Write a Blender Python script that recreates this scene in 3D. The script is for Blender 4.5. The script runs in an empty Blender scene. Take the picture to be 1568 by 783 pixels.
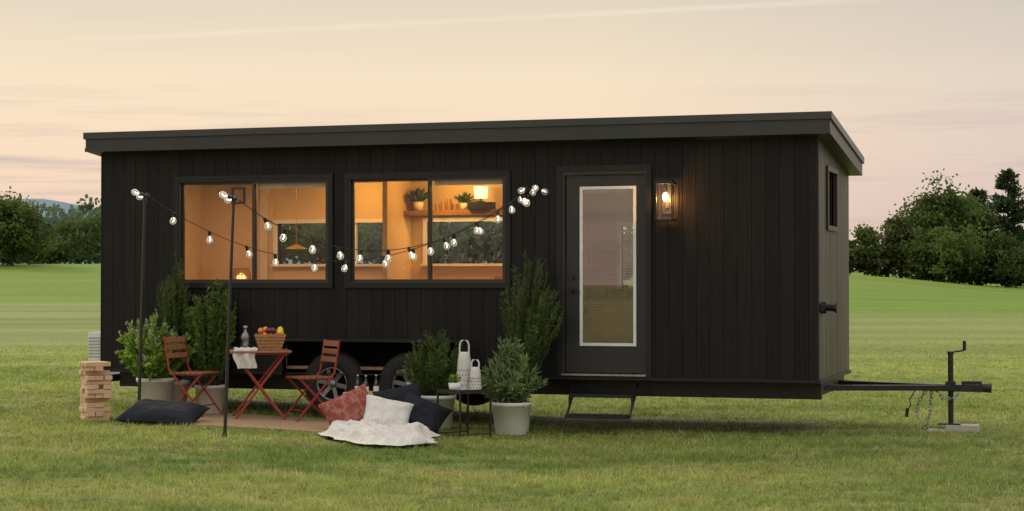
import bpy, math, random
import numpy as np
from mathutils import Vector, Matrix, noise
random.seed(7); RNG=np.random.default_rng(7)
scene=bpy.context.scene
scene.view_settings.view_transform='Standard'; scene.view_settings.look='None'; scene.view_settings.exposure=0

# ------------------------------------------------------------ helpers
def sm(a,b,t):
    t=np.clip((np.asarray(t,float)-a)/(b-a),0,1); return t*t*(3-2*t)
def gh(x,y):
    x=np.asarray(x,float); y=np.asarray(y,float)
    near=.12*sm(0,1,(1.0-x)/5)*(1-sm(30,60,y))
    k=x/np.maximum(y,20); w=sm(-.08,.12,k)
    L=np.interp(y,[0,28,97,104,140,180,400,3000],[0,0,.5,.78,3.1,3.6,5,5])
    R=np.interp(y,[0,28,57,63,100,130,400,3000],[0,0,.36,.62,2.05,2.1,5,5])-.75*sm(.18,.29,k)*sm(60,100,y)*(1-sm(140,300,y))
    return near+L*(1-w)+R*w
def gz(x,y): return float(gh(x,y))

def newmat(name):
    m=bpy.data.materials.new(name); m.use_nodes=True
    nt=m.node_tree; b=nt.nodes['Principled BSDF']; return m,nt,b
def mat(name,c1,c2=None,rough=.6,scale=8,stretch=(1,1,1),metal=0,bump=0,spec=.5,emit=None,es=0,detail=4,island=0,lo=.3,hi=.7):
    m,nt,b=newmat(name); N=nt.nodes; L=nt.links
    b.inputs['Roughness'].default_value=rough; b.inputs['Metallic'].default_value=metal
    b.inputs['Specular IOR Level'].default_value=spec
    b.inputs['Base Color'].default_value=(*c1,1)
    if emit: b.inputs['Emission Color'].default_value=(*emit,1); b.inputs['Emission Strength'].default_value=es
    if c2 is None: c2=tuple(x*.8 for x in c1)
    tc=N.new('ShaderNodeTexCoord'); mp=N.new('ShaderNodeMapping'); mp.inputs['Scale'].default_value=stretch
    nz=N.new('ShaderNodeTexNoise'); nz.inputs['Scale'].default_value=scale; nz.inputs['Detail'].default_value=detail
    L.new(tc.outputs['Object'],mp.inputs[0]); L.new(mp.outputs[0],nz.inputs[0])
    mr=N.new('ShaderNodeMapRange'); mr.inputs[1].default_value=lo; mr.inputs[2].default_value=hi
    L.new(nz.outputs[0],mr.inputs[0])
    fac=mr.outputs[0]
    if island:
        ge=N.new('ShaderNodeNewGeometry'); mx0=N.new('ShaderNodeMix'); mx0.inputs[0].default_value=island
        L.new(fac,mx0.inputs[2]); L.new(ge.outputs['Random Per Island'],mx0.inputs[3]); fac=mx0.outputs[0]
    mx=N.new('ShaderNodeMix'); mx.data_type='RGBA'
    mx.inputs[6].default_value=(*c1,1); mx.inputs[7].default_value=(*c2,1)
    L.new(fac,mx.inputs[0]); L.new(mx.outputs[2],b.inputs['Base Color'])
    if bump:
        bp=N.new('ShaderNodeBump'); bp.inputs['Strength'].default_value=bump; bp.inputs['Distance'].default_value=.01
        L.new(nz.outputs[0],bp.inputs['Height']); L.new(bp.outputs[0],b.inputs['Normal'])
    return m
def two_sided(nt,b,col,transl):
    N=nt.nodes; L=nt.links; N.remove(b)
    d=N.new('ShaderNodeBsdfDiffuse'); tr=N.new('ShaderNodeBsdfTranslucent'); L.new(col,d.inputs[0]); L.new(col,tr.inputs[0])
    ms=N.new('ShaderNodeMixShader'); ms.inputs[0].default_value=transl
    L.new(d.outputs[0],ms.inputs[1]); L.new(tr.outputs[0],ms.inputs[2]); L.new(ms.outputs[0],N['Material Output'].inputs[0])
def leafmat(name,dark,light,transl=.25):
    m,nt,b=newmat(name); N=nt.nodes; L=nt.links
    at=N.new('ShaderNodeAttribute'); at.attribute_name='tone'
    mx=N.new('ShaderNodeMix'); mx.data_type='RGBA'; mx.inputs[6].default_value=(*dark,1); mx.inputs[7].default_value=(*light,1)
    L.new(at.outputs['Fac'],mx.inputs[0]); two_sided(nt,b,mx.outputs[2],transl)
    return m
def glassmat(name,tint=(.93,.95,.94),ior=1.7,rough=.0,extra=0):
    m,nt,b=newmat(name); N=nt.nodes; L=nt.links
    N.remove(b)
    t=N.new('ShaderNodeBsdfTransparent'); t.inputs[0].default_value=(*tint,1)
    g=N.new('ShaderNodeBsdfGlossy'); g.inputs['Roughness'].default_value=rough
    f=N.new('ShaderNodeFresnel'); f.inputs[0].default_value=ior
    ad=N.new('ShaderNodeMath'); ad.inputs[1].default_value=extra; ad.use_clamp=True
    L.new(f.outputs[0],ad.inputs[0])
    ms=N.new('ShaderNodeMixShader'); L.new(ad.outputs[0],ms.inputs[0]); L.new(t.outputs[0],ms.inputs[1]); L.new(g.outputs[0],ms.inputs[2])
    L.new(ms.outputs[0],N['Material Output'].inputs[0]); return m

def empty(name,loc=(0,0,0),rz=0):
    e=bpy.data.objects.new(name,None); scene.collection.objects.link(e); e.location=loc; e.rotation_euler=(0,0,rz); e.empty_display_size=.2
    return e
class MB:
    def __init__(s): s.v=[]; s.f=[]; s.mi=[]; s.M=Matrix.Identity(4); s.m=0; s.sm=[]
    def add(s,vs,fs,smooth=False):
        o=len(s.v); s.v+= [tuple(s.M@Vector(p)) for p in vs]
        for f in fs: s.f.append(tuple(o+i for i in f)); s.mi.append(s.m); s.sm.append(smooth)
    def b(s,x0,x1,y0,y1,z0,z1):
        s.add([(x0,y0,z0),(x1,y0,z0),(x1,y1,z0),(x0,y1,z0),(x0,y0,z1),(x1,y0,z1),(x1,y1,z1),(x0,y1,z1)],
              [(3,2,1,0),(4,5,6,7),(0,1,5,4),(1,2,6,5),(2,3,7,6),(3,0,4,7)])
    def cb(s,c,sz,R=None):
        M0=s.M; s.M=M0@Matrix.Translation(c)@(R if R else Matrix.Identity(4))
        a,b,c2=sz[0]/2,sz[1]/2,sz[2]/2; s.b(-a,a,-b,b,-c2,c2); s.M=M0
    def bar(s,p,q,w,t,up=(0,0,1)):
        p=Vector(p);q=Vector(q);d=q-p;l=d.length;z=d.normalized(); x=Vector(up).cross(z)
        if x.length<1e-4: x=Vector((1,0,0))
        x.normalize(); y=z.cross(x)
        R=Matrix((x,y,z)).transposed().to_4x4(); s.cb(p+d/2,(w,t,l),R)
    def cyl(s,p,q,r,r2=None,n=12,cap=True):
        s.tube([p,q],[r,r if r2 is None else r2],n,cap)
    def tube(s,pts,r,n=8,cap=True):
        pts=[Vector(p) for p in pts]; m=len(pts)
        if not isinstance(r,(list,tuple)): r=[r]*m
        vs=[];fs=[];ref=None
        for i,p in enumerate(pts):
            d=(pts[min(i+1,m-1)]-pts[max(i-1,0)]).normalized()
            if ref is None:
                ref=Vector((0,0,1)) if abs(d.z)<.9 else Vector((1,0,0))
            x=ref.cross(d); x.normalize(); y=d.cross(x)
            for k in range(n):
                a=2*math.pi*k/n; vs.append(p+(x*math.cos(a)+y*math.sin(a))*r[i])
        for i in range(m-1):
            for k in range(n):
                fs.append((i*n+k,i*n+(k+1)%n,(i+1)*n+(k+1)%n,(i+1)*n+k))
        s.add(vs,fs,True)
        if cap: s.add(vs[:n],[tuple(range(n))[::-1]]); s.add(vs[-n:],[tuple(range(n))])
    def lathe(s,prof,c=(0,0,0),n=24,sx=1,sy=1):
        vs=[];fs=[];m=len(prof)
        for r,z in prof:
            for k in range(n):
                a=2*math.pi*k/n; vs.append((c[0]+r*sx*math.cos(a),c[1]+r*sy*math.sin(a),c[2]+z))
        for i in range(m-1):
            for k in range(n): fs.append((i*n+k,i*n+(k+1)%n,(i+1)*n+(k+1)%n,(i+1)*n+k))
        s.add(vs,fs,True)
    def sph(s,c,r,n=12,sz=1):
        s.lathe([(max(r*math.sin(math.pi*i/8),1e-4),-r*sz*math.cos(math.pi*i/8)) for i in range(9)],c,n)
    def grid(s,fn,nu,nv,smooth=True):
        vs=[fn(i/nu,j/nv) for j in range(nv+1) for i in range(nu+1)]
        fs=[(j*(nu+1)+i,j*(nu+1)+i+1,(j+1)*(nu+1)+i+1,(j+1)*(nu+1)+i) for j in range(nv) for i in range(nu)]
        s.add(vs,fs,smooth)
    def obj(s,name,mats,parent=None,bevel=0):
        me=bpy.data.meshes.new(name); me.from_pydata(s.v,[],s.f); 
        for m in mats: me.materials.append(m)
        me.polygons.foreach_set('material_index',s.mi); me.polygons.foreach_set('use_smooth',s.sm); me.update()
        o=bpy.data.objects.new(name,me); scene.collection.objects.link(o)
        if parent: o.parent=parent
        if bevel:
            bv=o.modifiers.new('bevel','BEVEL'); bv.width=bevel; bv.segments=2; bv.limit_method='ANGLE'
        return o
def npmesh(name,V,F,mats,tone=None,parent=None,smooth=False):
    me=bpy.data.meshes.new(name); V=np.asarray(V,np.float32); F=np.asarray(F,np.int32); n,k=F.shape
    me.vertices.add(len(V)); me.vertices.foreach_set('co',V.ravel())
    me.loops.add(n*k); me.loops.foreach_set('vertex_index',F.ravel())
    me.polygons.add(n); me.polygons.foreach_set('loop_start',np.arange(n,dtype=np.int32)*k)
    me.polygons.foreach_set('loop_total',np.full(n,k,np.int32))
    if smooth: me.polygons.foreach_set('use_smooth',np.ones(n,bool))
    for m in mats: me.materials.append(m)
    if tone is not None:
        a=me.attributes.new('tone','FLOAT','FACE'); a.data.foreach_set('value',np.clip(tone,0,1).astype(np.float32))
    me.update(calc_edges=True); me.validate()
    o=bpy.data.objects.new(name,me); scene.collection.objects.link(o)
    if parent: o.parent=parent
    return o
def leafgeo(P,D,l,w,rng=RNG):
    n=len(P); D=D/np.linalg.norm(D,axis=1,keepdims=True); R=rng.normal(size=(n,3)); S=np.cross(D,R); S/=np.linalg.norm(S,axis=1,keepdims=True)
    l=np.broadcast_to(np.asarray(l,float),(n,))[:,None]; w=np.broadcast_to(np.asarray(w,float),(n,))[:,None]
    V=np.stack([P,P+D*l*.5+S*w*.5,P+D*l,P+D*l*.5-S*w*.5],1).reshape(-1,3)
    F=np.arange(n*4).reshape(n,4); return V,F

# ------------------------------------------------------------ camera
cam=bpy.data.cameras.new('camera'); co=bpy.data.objects.new('camera',cam); scene.collection.objects.link(co)
co.location=(0,0,1.52); co.rotation_euler=(math.radians(90+.92),0,0); cam.lens=63.87; cam.sensor_width=36; cam.clip_end=8000
scene.camera=co

# ------------------------------------------------------------ world
w=bpy.data.worlds.new('World'); scene.world=w; w.use_nodes=True
nt=w.node_tree; N=nt.nodes; L=nt.links; bg=N['Background']
SUN_EL,SUN_AZ=26,-42
tc=N.new('ShaderNodeTexCoord'); sx=N.new('ShaderNodeSeparateXYZ'); L.new(tc.outputs['Generated'],sx.inputs[0])
def ramp(stops,inp):
    r=N.new('ShaderNodeValToRGB'); e=r.color_ramp.elements
    while len(e)>1: e.remove(e[-1])
    e[0].position=stops[0][0]; e[0].color=(*stops[0][1],1)
    for p,c in stops[1:]:
        q=e.new(p); q.color=(*c,1)
    L.new(inp,r.inputs[0]); return r
def lin(r,g,b): return tuple(((c/255)/12.92 if c/255<=.04045 else ((c/255+.055)/1.055)**2.4) for c in (r,g,b))
HI=(1.18,1.18,1.15)
ra=ramp([(0,lin(224,192,176)),(.03,lin(234,203,183)),(.07,lin(246,218,189)),(.11,lin(246,224,194)),(.155,lin(226,212,190)),(.25,(.76,.72,.66)),(.5,HI),(1,HI)],sx.outputs['Z'])
rb=ramp([(0,lin(205,178,174)),(.03,lin(214,190,184)),(.07,lin(222,201,190)),(.11,lin(224,208,193)),(.155,lin(207,198,185)),(.25,(.70,.68,.65)),(.5,HI),(1,HI)],sx.outputs['Z'])
mr=N.new('ShaderNodeMapRange'); mr.inputs[1].default_value=.04; mr.inputs[2].default_value=.30; L.new(sx.outputs['X'],mr.inputs[0])
mx=N.new('ShaderNodeMix'); mx.data_type='RGBA'; L.new(mr.outputs[0],mx.inputs[0]); L.new(ra.outputs[0],mx.inputs[6]); L.new(rb.outputs[0],mx.inputs[7])
mp=N.new('ShaderNodeMapping'); mp.inputs['Scale'].default_value=(3.0,3.0,62); mp.inputs['Location'].default_value=(5.3,.4,2.2); L.new(tc.outputs['Generated'],mp.inputs[0])
nz=N.new('ShaderNodeTexNoise'); nz.inputs['Scale'].default_value=1.6; nz.inputs['Detail'].default_value=7; nz.inputs['Roughness'].default_value=.55; L.new(mp.outputs[0],nz.inputs[0])
cr=N.new('ShaderNodeMapRange'); cr.inputs[1].default_value=.50; cr.inputs[2].default_value=.66; L.new(nz.outputs[0],cr.inputs[0])
lo=N.new('ShaderNodeMapRange'); lo.inputs[1].default_value=.115; lo.inputs[2].default_value=.07; lo.inputs[3].default_value=.06; lo.inputs[4].default_value=.9; L.new(sx.outputs['Z'],lo.inputs[0])
sd_=N.new('ShaderNodeMath'); sd_.operation='ABSOLUTE'; L.new(sx.outputs['X'],sd_.inputs[0])
sdr=N.new('ShaderNodeMapRange'); sdr.inputs[1].default_value=.05; sdr.inputs[2].default_value=.2; sdr.inputs[3].default_value=.3; L.new(sd_.outputs[0],sdr.inputs[0])
mu=N.new('ShaderNodeMath'); mu.operation='MULTIPLY'; L.new(cr.outputs[0],mu.inputs[0]); L.new(lo.outputs[0],mu.inputs[1])
mu2=N.new('ShaderNodeMath'); mu2.operation='MULTIPLY'; L.new(mu.outputs[0],mu2.inputs[0]); L.new(sdr.outputs[0],mu2.inputs[1])
mc=N.new('ShaderNodeMix'); mc.data_type='RGBA'; mc.inputs[7].default_value=(*lin(200,180,174),1); L.new(mu2.outputs[0],mc.inputs[0]); L.new(mx.outputs[2],mc.inputs[6])
dp=N.new('ShaderNodeVectorMath'); dp.operation='DOT_PRODUCT'; dp.inputs[1].default_value=(.0515,.1453,-.988); L.new(tc.outputs['Generated'],dp.inputs[0])
ab=N.new('ShaderNodeMath'); ab.operation='ABSOLUTE'; L.new(dp.outputs['Value'],ab.inputs[0])
cm=N.new('ShaderNodeMapRange'); cm.inputs[1].default_value=.0022; cm.inputs[2].default_value=.0; cm.inputs[3].default_value=0; cm.inputs[4].default_value=.34; L.new(ab.outputs[0],cm.inputs[0])
nz2=N.new('ShaderNodeTexNoise'); nz2.inputs['Scale'].default_value=9; nz2.inputs['Detail'].default_value=5; L.new(tc.outputs['Generated'],nz2.inputs[0])
cn=N.new('ShaderNodeMapRange'); cn.inputs[1].default_value=.35; cn.inputs[2].default_value=.65; L.new(nz2.outputs[0],cn.inputs[0])
mm=N.new('ShaderNodeMath'); mm.operation='MULTIPLY'; L.new(cm.outputs[0],mm.inputs[0]); L.new(cn.outputs[0],mm.inputs[1])
mt=N.new('ShaderNodeMix'); mt.data_type='RGBA'; mt.inputs[7].default_value=(1,.88,.72,1); L.new(mm.outputs[0],mt.inputs[0]); L.new(mc.outputs[2],mt.inputs[6])
sky=N.new('ShaderNodeTexSky'); sky.sky_type='NISHITA'; sky.sun_disc=False; sky.sun_elevation=math.radians(SUN_EL); sky.sun_rotation=math.radians(SUN_AZ)
sk=N.new('ShaderNodeVectorMath'); sk.operation='SCALE'; sk.inputs['Scale'].default_value=.003; L.new(sky.outputs[0],sk.inputs[0])
ad=N.new('ShaderNodeVectorMath'); ad.operation='ADD'; L.new(mt.outputs[2],ad.inputs[0]); L.new(sk.outputs[0],ad.inputs[1])
L.new(ad.outputs[0],bg.inputs[0]); bg.inputs[1].default_value=1.0
sl=bpy.data.lights.new('sun','SUN'); sl.energy=1.9; sl.angle=math.radians(12); sl.color=(1,.84,.62)
so=bpy.data.objects.new('sun',sl); scene.collection.objects.link(so)
az=math.radians(SUN_AZ); el=math.radians(SUN_EL)
sd=Vector((math.sin(az)*math.cos(el),math.cos(az)*math.cos(el),math.sin(el)))
so.rotation_euler=sd.to_track_quat('Z','Y').to_euler()

# ------------------------------------------------------------ materials
M_black=mat('charred_boards',(.0022,.0021,.0023),(.018,.0148,.0130),rough=.52,scale=2.2,stretch=(22,22,.8),bump=.5,spec=.24,island=.42,detail=6,lo=.40,hi=.78)
M_end=mat('grazing_lit_end_boards',(.026,.021,.016),(.105,.083,.060),rough=.5,scale=2.4,stretch=(18,18,.8),bump=.5,spec=.45,island=.4,detail=6)  # same black wood as the front; grazing-light brightness painted into its colour
M_back=mat('backing',(.002,.002,.002),rough=.8,spec=.1)
M_trim=mat('black_trim',(.007,.007,.0075),(.011,.011,.011),rough=.45,spec=.35)
M_bronze=mat('window_bronze',(.025,.020,.017),(.03,.024,.02),rough=.4)
M_fascia=mat('roof_fascia',(.022,.022,.024),(.030,.029,.030),rough=.4,scale=2)
M_flash=mat('roof_flashing',(.042,.042,.044),(.052,.051,.052),rough=.35,scale=2,metal=.3)
M_cream=mat('interior_cream',(.60,.45,.27),(.55,.40,.23),rough=.7,scale=2)
M_ceil=mat('interior_ceiling',(.60,.40,.18),rough=.7)
M_wood=mat('interior_wood',(.36,.20,.09),(.25,.13,.06),rough=.5,scale=4,stretch=(1,8,8))
M_white=mat('white_paint',(.72,.70,.66),(.66,.64,.60),rough=.45)
M_slat=mat('blind_slat',(.62,.62,.60),rough=.5)
M_glass=glassmat('window_glass',(.93,.93,.92),1.5)
M_rglass=glassmat('rear_glass',(.9,.9,.88),1.45)
M_dglass=glassmat('door_glass',(.78,.81,.83),2.0,0,.10)
M_steel=mat('dark_steel',(.015,.015,.017),(.03,.028,.026),rough=.45,metal=.4,scale=20)
M_pole=mat('pole_black',(.018,.018,.02),(.013,.013,.013),rough=.35,spec=.5)
M_alu=mat('brushed_metal',(.42,.42,.41),(.25,.25,.25),rough=.38,metal=.9,scale=20)
M_hub=mat('wheel_alloy',(.34,.34,.33),(.16,.16,.16),rough=.4,metal=.8,scale=20)
M_rub=mat('rubber',(.010,.010,.010),(.016,.015,.014),rough=.8,scale=30,bump=.3)
M_red=mat('red_metal',(.33,.035,.02),(.24,.03,.02),rough=.4,scale=20)
M_slatw=mat('chair_wood',(.36,.15,.075),(.20,.08,.045),rough=.5,scale=6,stretch=(1,10,10),island=.5)
M_pot=mat('pot_white',(.72,.70,.66),(.58,.56,.51),rough=.5,scale=5)
M_soil=mat('soil',(.03,.02,.012),(.015,.01,.007),rough=.9,scale=60,bump=1)
M_stem=mat('stem',(.06,.065,.025),(.04,.04,.018),rough=.8)

# ------------------------------------------------------------ terrain
def lawn_nodes(nt,b,blade):
    N=nt.nodes; L=nt.links
    tc=N.new('ShaderNodeTexCoord')
    def nz(scale,st,det=4):
        mp=N.new('ShaderNodeMapping'); mp.inputs['Scale'].default_value=st; L.new(tc.outputs['Object'],mp.inputs[0])
        n=N.new('ShaderNodeTexNoise'); n.inputs['Scale'].default_value=scale; n.inputs['Detail'].default_value=det; L.new(mp.outputs[0],n.inputs[0]); return n
    def rng(o,a,c):
        r=N.new('ShaderNodeMapRange'); r.inputs[1].default_value=a; r.inputs[2].default_value=c; L.new(o,r.inputs[0]); return r.outputs[0]
    def mix(f,a,c):
        m=N.new('ShaderNodeMix'); m.data_type='RGBA'; L.new(f,m.inputs[0]) 
        for s,i in ((a,6),(c,7)):
            if isinstance(s,tuple): m.inputs[i].default_value=(*s,1)
            else: L.new(s,m.inputs[i])
        return m.outputs[2]
    big=nz(.55,(.45,1,1),5); stripe=nz(.30,(.10,1,1),3); fine=nz(9,(1,1,1),6); patch=nz(2.2,(.6,1,1),6)
    k=1.75 if blade else 1.0
    def c(r,g,b_): return (r*k,g*k,b_*k)
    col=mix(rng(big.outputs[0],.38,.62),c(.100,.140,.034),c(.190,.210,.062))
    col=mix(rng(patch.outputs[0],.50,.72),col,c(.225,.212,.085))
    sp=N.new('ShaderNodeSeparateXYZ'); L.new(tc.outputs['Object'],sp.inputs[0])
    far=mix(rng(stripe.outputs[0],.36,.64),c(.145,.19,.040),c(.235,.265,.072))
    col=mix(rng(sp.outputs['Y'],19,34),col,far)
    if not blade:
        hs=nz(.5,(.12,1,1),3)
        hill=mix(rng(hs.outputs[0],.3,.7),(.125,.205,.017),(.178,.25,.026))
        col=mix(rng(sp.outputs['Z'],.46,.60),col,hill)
        v=N.new('ShaderNodeMapRange'); v.inputs[1].default_value=.3; v.inputs[2].default_value=.7; v.inputs[3].default_value=.64; v.inputs[4].default_value=1.1; L.new(fine.outputs[0],v.inputs[0])
        bp=N.new('ShaderNodeBump'); bp.inputs['Strength'].default_value=.5; bp.inputs['Distance'].default_value=.05; L.new(fine.outputs[0],bp.inputs['Height']); L.new(bp.outputs[0],b.inputs['Normal'])
    else:
        at=N.new('ShaderNodeAttribute'); at.attribute_name='tone'
        v=N.new('ShaderNodeMapRange'); v.inputs[3].default_value=.42; v.inputs[4].default_value=1.7; L.new(at.outputs['Fac'],v.inputs[0])
    sc=N.new('ShaderNodeVectorMath'); sc.operation='SCALE'; L.new(col,sc.inputs[0]); L.new(v.outputs[0],sc.inputs['Scale']); col=sc.outputs[0]
    if blade: two_sided(nt,b,col,.42)
    else:
        L.new(col,b.inputs['Base Color']); b.inputs['Roughness'].default_value=.8; b.inputs['Specular IOR Level'].default_value=.15
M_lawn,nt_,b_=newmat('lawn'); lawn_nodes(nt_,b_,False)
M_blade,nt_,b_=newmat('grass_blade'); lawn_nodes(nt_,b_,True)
def sym(a): a=np.asarray(a); return np.unique(np.concatenate([-a,a]))
xs=sym(np.concatenate([np.linspace(0,12,25),np.linspace(13.5,60,32),np.geomspace(65,3000,20)]))
ys=np.concatenate([np.geomspace(3000,45,12)*-1,np.linspace(-40,9,10),np.linspace(10,30,41),np.linspace(31,160,130),np.geomspace(165,4000,30)])
X,Y=np.meshgrid(xs,ys); Z=gh(X,Y); V=np.stack([X.ravel(),Y.ravel(),Z.ravel()],1)
nx,ny=len(xs),len(ys); I,J=np.meshgrid(np.arange(nx-1),np.arange(ny-1)); a=(J*nx+I).ravel()
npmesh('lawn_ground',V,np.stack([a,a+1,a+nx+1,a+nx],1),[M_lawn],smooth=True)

TR=math.radians(-17.7); TO=Vector((3.042,18.04,0))
Tm=Matrix.Translation(TO)@Matrix.Rotation(TR,4,'Z')
def T(x,y,z=0): return Tm@Vector((x,y,z))
nt0=56000; BP=8
cy=10.5*(48/10.5)**RNG.random(nt0); cx=(RNG.random(nt0)*.68-.34)*cy
tt_=RNG.random(nt0); th_=.6+.8*RNG.random(nt0)
spr=.023*(1+(cy-10)/14)
yy=np.repeat(cy,BP)+RNG.normal(size=nt0*BP)*np.repeat(spr,BP); xx=np.repeat(cx,BP)+RNG.normal(size=nt0*BP)*np.repeat(spr,BP)
tone=.62*np.repeat(tt_,BP)+.38*RNG.random(nt0*BP); hs_=np.repeat(th_,BP)
c,s=math.cos(-TR),math.sin(-TR); lx=(xx-TO.x)*c-(yy-TO.y)*s; ly=(xx-TO.x)*s+(yy-TO.y)*c
n=len(xx)
RUG=(-6.75,-4.25,-1.85,-.35)
keep=~((lx>RUG[0])&(lx<RUG[1])&(ly>RUG[2])&(ly<RUG[3]))
keep&=~((lx>-7.9)&(lx<-.2)&(ly>.35)&(ly<2.2)&(RNG.random(n)<.8))
keep&=~((xx>-1.75)&(xx<-.8)&(yy>16.75)&(yy<17.7))
keep&=RNG.random(n)>sm(30,48,yy)
xx=xx[keep];yy=yy[keep];tone=tone[keep];hs_=hs_[keep];n=len(xx)
zz=gh(xx,yy)
pn=np.sin(xx*1.7+np.sin(yy*1.3)*2)*np.sin(yy*2.1+np.sin(xx*.9)*2)
h=(.020+.026*RNG.random(n)+.008*pn)*hs_*(1+.9*(RNG.random(n)<.03))*(1-.5*sm(22,45,yy)); an=RNG.random(n)*2*np.pi; lean=RNG.normal(size=(n,2))*.65
wd=.0027*yy/12*(1+RNG.random(n))
P=np.stack([xx,yy,zz-.004],1); S=np.stack([np.cos(an),np.sin(an),0*an],1)*wd[:,None]
tip=P+np.stack([lean[:,0]*h,lean[:,1]*h,h],1)
V=np.stack([P-S,P+S,tip],1).reshape(-1,3)
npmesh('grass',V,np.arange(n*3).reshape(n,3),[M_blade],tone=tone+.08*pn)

# ------------------------------------------------------------ trees
M_lf1=leafmat('leaves_deciduous',(.024,.044,.014),(.15,.20,.055),.3)
M_lf2=leafmat('leaves_hedge',(.034,.050,.018),(.165,.185,.065),.3)
M_lf3=leafmat('leaves_distant',(.065,.105,.075),(.15,.20,.12),.3)  # distance haze painted in: leaf colours paler and bluer
M_con=leafmat('needles',(.022,.042,.022),(.085,.125,.055))
M_bark=mat('bark',(.05,.035,.022),(.03,.022,.015),rough=.9,scale=6,bump=.6)
def crown(c,rx,ry,rz,ncl,nper,cr,rng):
    u=rng.normal(size=(ncl,3)); u/=np.linalg.norm(u,axis=1,keepdims=True); r=rng.random((ncl,1))**.45
    C=u*r*np.array([rx,ry,rz])*.85*(1+.16*rng.normal(size=(ncl,1)))+np.array(c)
    sz=cr*(.4+.8*rng.random(ncl))
    D=rng.normal(size=(ncl,nper,3)); P=C[:,None]+D*sz[:,None,None]*np.array([.42,.42,.30])
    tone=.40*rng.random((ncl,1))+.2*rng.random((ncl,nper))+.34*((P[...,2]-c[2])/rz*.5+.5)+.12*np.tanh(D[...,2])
    return P.reshape(-1,3),tone.ravel(),C
def tree(name,x,y,h,r,lf,seed,leaf=.22,ncl=70,nper=90,low=.18):
    rng=np.random.default_rng(seed); z0=gz(x,y); e=empty(name,(0,0,0))
    zc=z0+h*(low+(1-low)/2); rz=h*(1-low)/2
    P,t,C=crown((x,y,zc),r,r,rz,ncl,nper,r*.42,rng)
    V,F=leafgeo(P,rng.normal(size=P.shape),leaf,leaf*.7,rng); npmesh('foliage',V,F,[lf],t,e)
    m=MB(); top=(x+.1*r,y,z0+h*.75); m.tube([(x,y,z0-.1),(x+.05,y,z0+h*.3),top],[h*.03,h*.022,h*.006],8)
    for c in C[::4]:
        b=Vector((x,y,z0+h*(.2+.3*rng.random()))); m.tube([b,(b+Vector(c))/2+Vector((0,0,-.1)),Vector(c)],[h*.01,h*.007,h*.003],5)
    m.obj('trunk',[M_bark],e)
def fir(name,x,y,h,r,seed):
    rng=np.random.default_rng(seed); z0=gz(x,y); e=empty(name); Ps=[];Ds=[];ts=[]
    m=MB(); m.tube([(x,y,z0-.1),(x,y,z0+h*.97)],[h*.02,h*.003],7)
    for i in range(150):
        f=rng.random()**.9; zb=z0+h*(.06+.92*f); R=r*(1-f)**.75*(.6+.7*rng.random())+.10; a=rng.random()*6.283
        d=np.array([math.cos(a),math.sin(a),-.05+.45*f]); k=int(26+60*(1-f))
        tt=rng.random(k)**.7; P=np.array([x,y,zb])+d*R*tt[:,None]+rng.normal(size=(k,3))*.10*np.array([1,1,.5])
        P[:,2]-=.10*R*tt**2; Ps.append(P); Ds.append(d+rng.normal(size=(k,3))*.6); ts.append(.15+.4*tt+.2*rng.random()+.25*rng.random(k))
        if i%3==0: m.tube([(x,y,zb),tuple(np.array([x,y,zb])+d*R*.8)],[.03,.01],4)
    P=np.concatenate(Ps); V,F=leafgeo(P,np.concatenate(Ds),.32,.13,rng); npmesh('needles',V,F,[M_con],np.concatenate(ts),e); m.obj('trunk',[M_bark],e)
def mass(name,items,lf,leaf,seed,nper=60,ncl=22):
    rng=np.random.default_rng(seed); Ps=[];ts=[]
    for (x,y,r,h) in items:
        z0=gz(x,y); off=rng.random()*.35
        P,t,_=crown((x,y,z0+h*.5),r,r,h*.5,ncl,nper,r*.5,rng); Ps.append(P); ts.append(t*.8+off-.1)
    P=np.concatenate(Ps); V,F=leafgeo(P,rng.normal(size=P.shape),leaf,leaf*.75,rng); return npmesh(name,V,F,[lf],np.concatenate(ts))
tree('deciduous_tree',25.4,108,6.3,2.35,M_lf1,1,ncl=115,low=.08,leaf=.24)
tree('deciduous_tree',28.0,111,5.6,2.0,M_lf1,2,ncl=85,low=.08,leaf=.24)
tree('deciduous_tree',22.9,107,4.1,1.3,M_lf2,9,ncl=45,low=.05)
tree('deciduous_tree',39,112,7.2,2.9,M_lf1,6,ncl=80)
fir('fir_tree',30.6,112,7.2,2.1,3); fir('fir_tree',29.2,114,6.0,1.7,4); fir('fir_tree',34,113,7.8,2.2,8)
rr=random.Random(3)
mass('hedgerow',[(x,104+rr.uniform(-1,4),rr.uniform(1.0,1.8),rr.uniform(1.0,2.0)+(.5 if x>22 else 0)) for x in np.arange(3,60,1.0)],M_lf2,.24,11,nper=45,ncl=16)
mass('shrub_thicket',[(25+rr.uniform(-1.5,8),103+rr.uniform(-1,2),rr.uniform(1.2,1.8),rr.uniform(2.3,3.5)) for i in range(10)]+[(20.6,106,1.3,3.1),(21.9,107,1.1,2.5),(19.2,106,1.0,2.4)],M_lf1,.22,12,nper=80,ncl=24)
items=[]
for i in range(150):
    y=rr.uniform(205,270); x=rr.uniform(-110,40); items.append((x,y,rr.uniform(2.8,5.4),rr.uniform(5.6,9.4)*(1-.40*float(sm(-20,20,x)))))
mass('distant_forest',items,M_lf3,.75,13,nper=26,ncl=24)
mass('bush_thicket',[(-46+2.1*i+rr.uniform(-.5,.5),150+rr.uniform(-3,5),rr.uniform(1.8,3),rr.uniform(2.0,4.8)) for i in range(16)],M_lf1,.36,14,nper=50,ncl=20)
tree('deciduous_tree',-38.0,138,5.5,2.7,M_lf1,21,leaf=.3,ncl=90,low=.05)
tree('deciduous_tree',-41.5,139,5.0,2.4,M_lf3,22,leaf=.3,low=.05)
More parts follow.
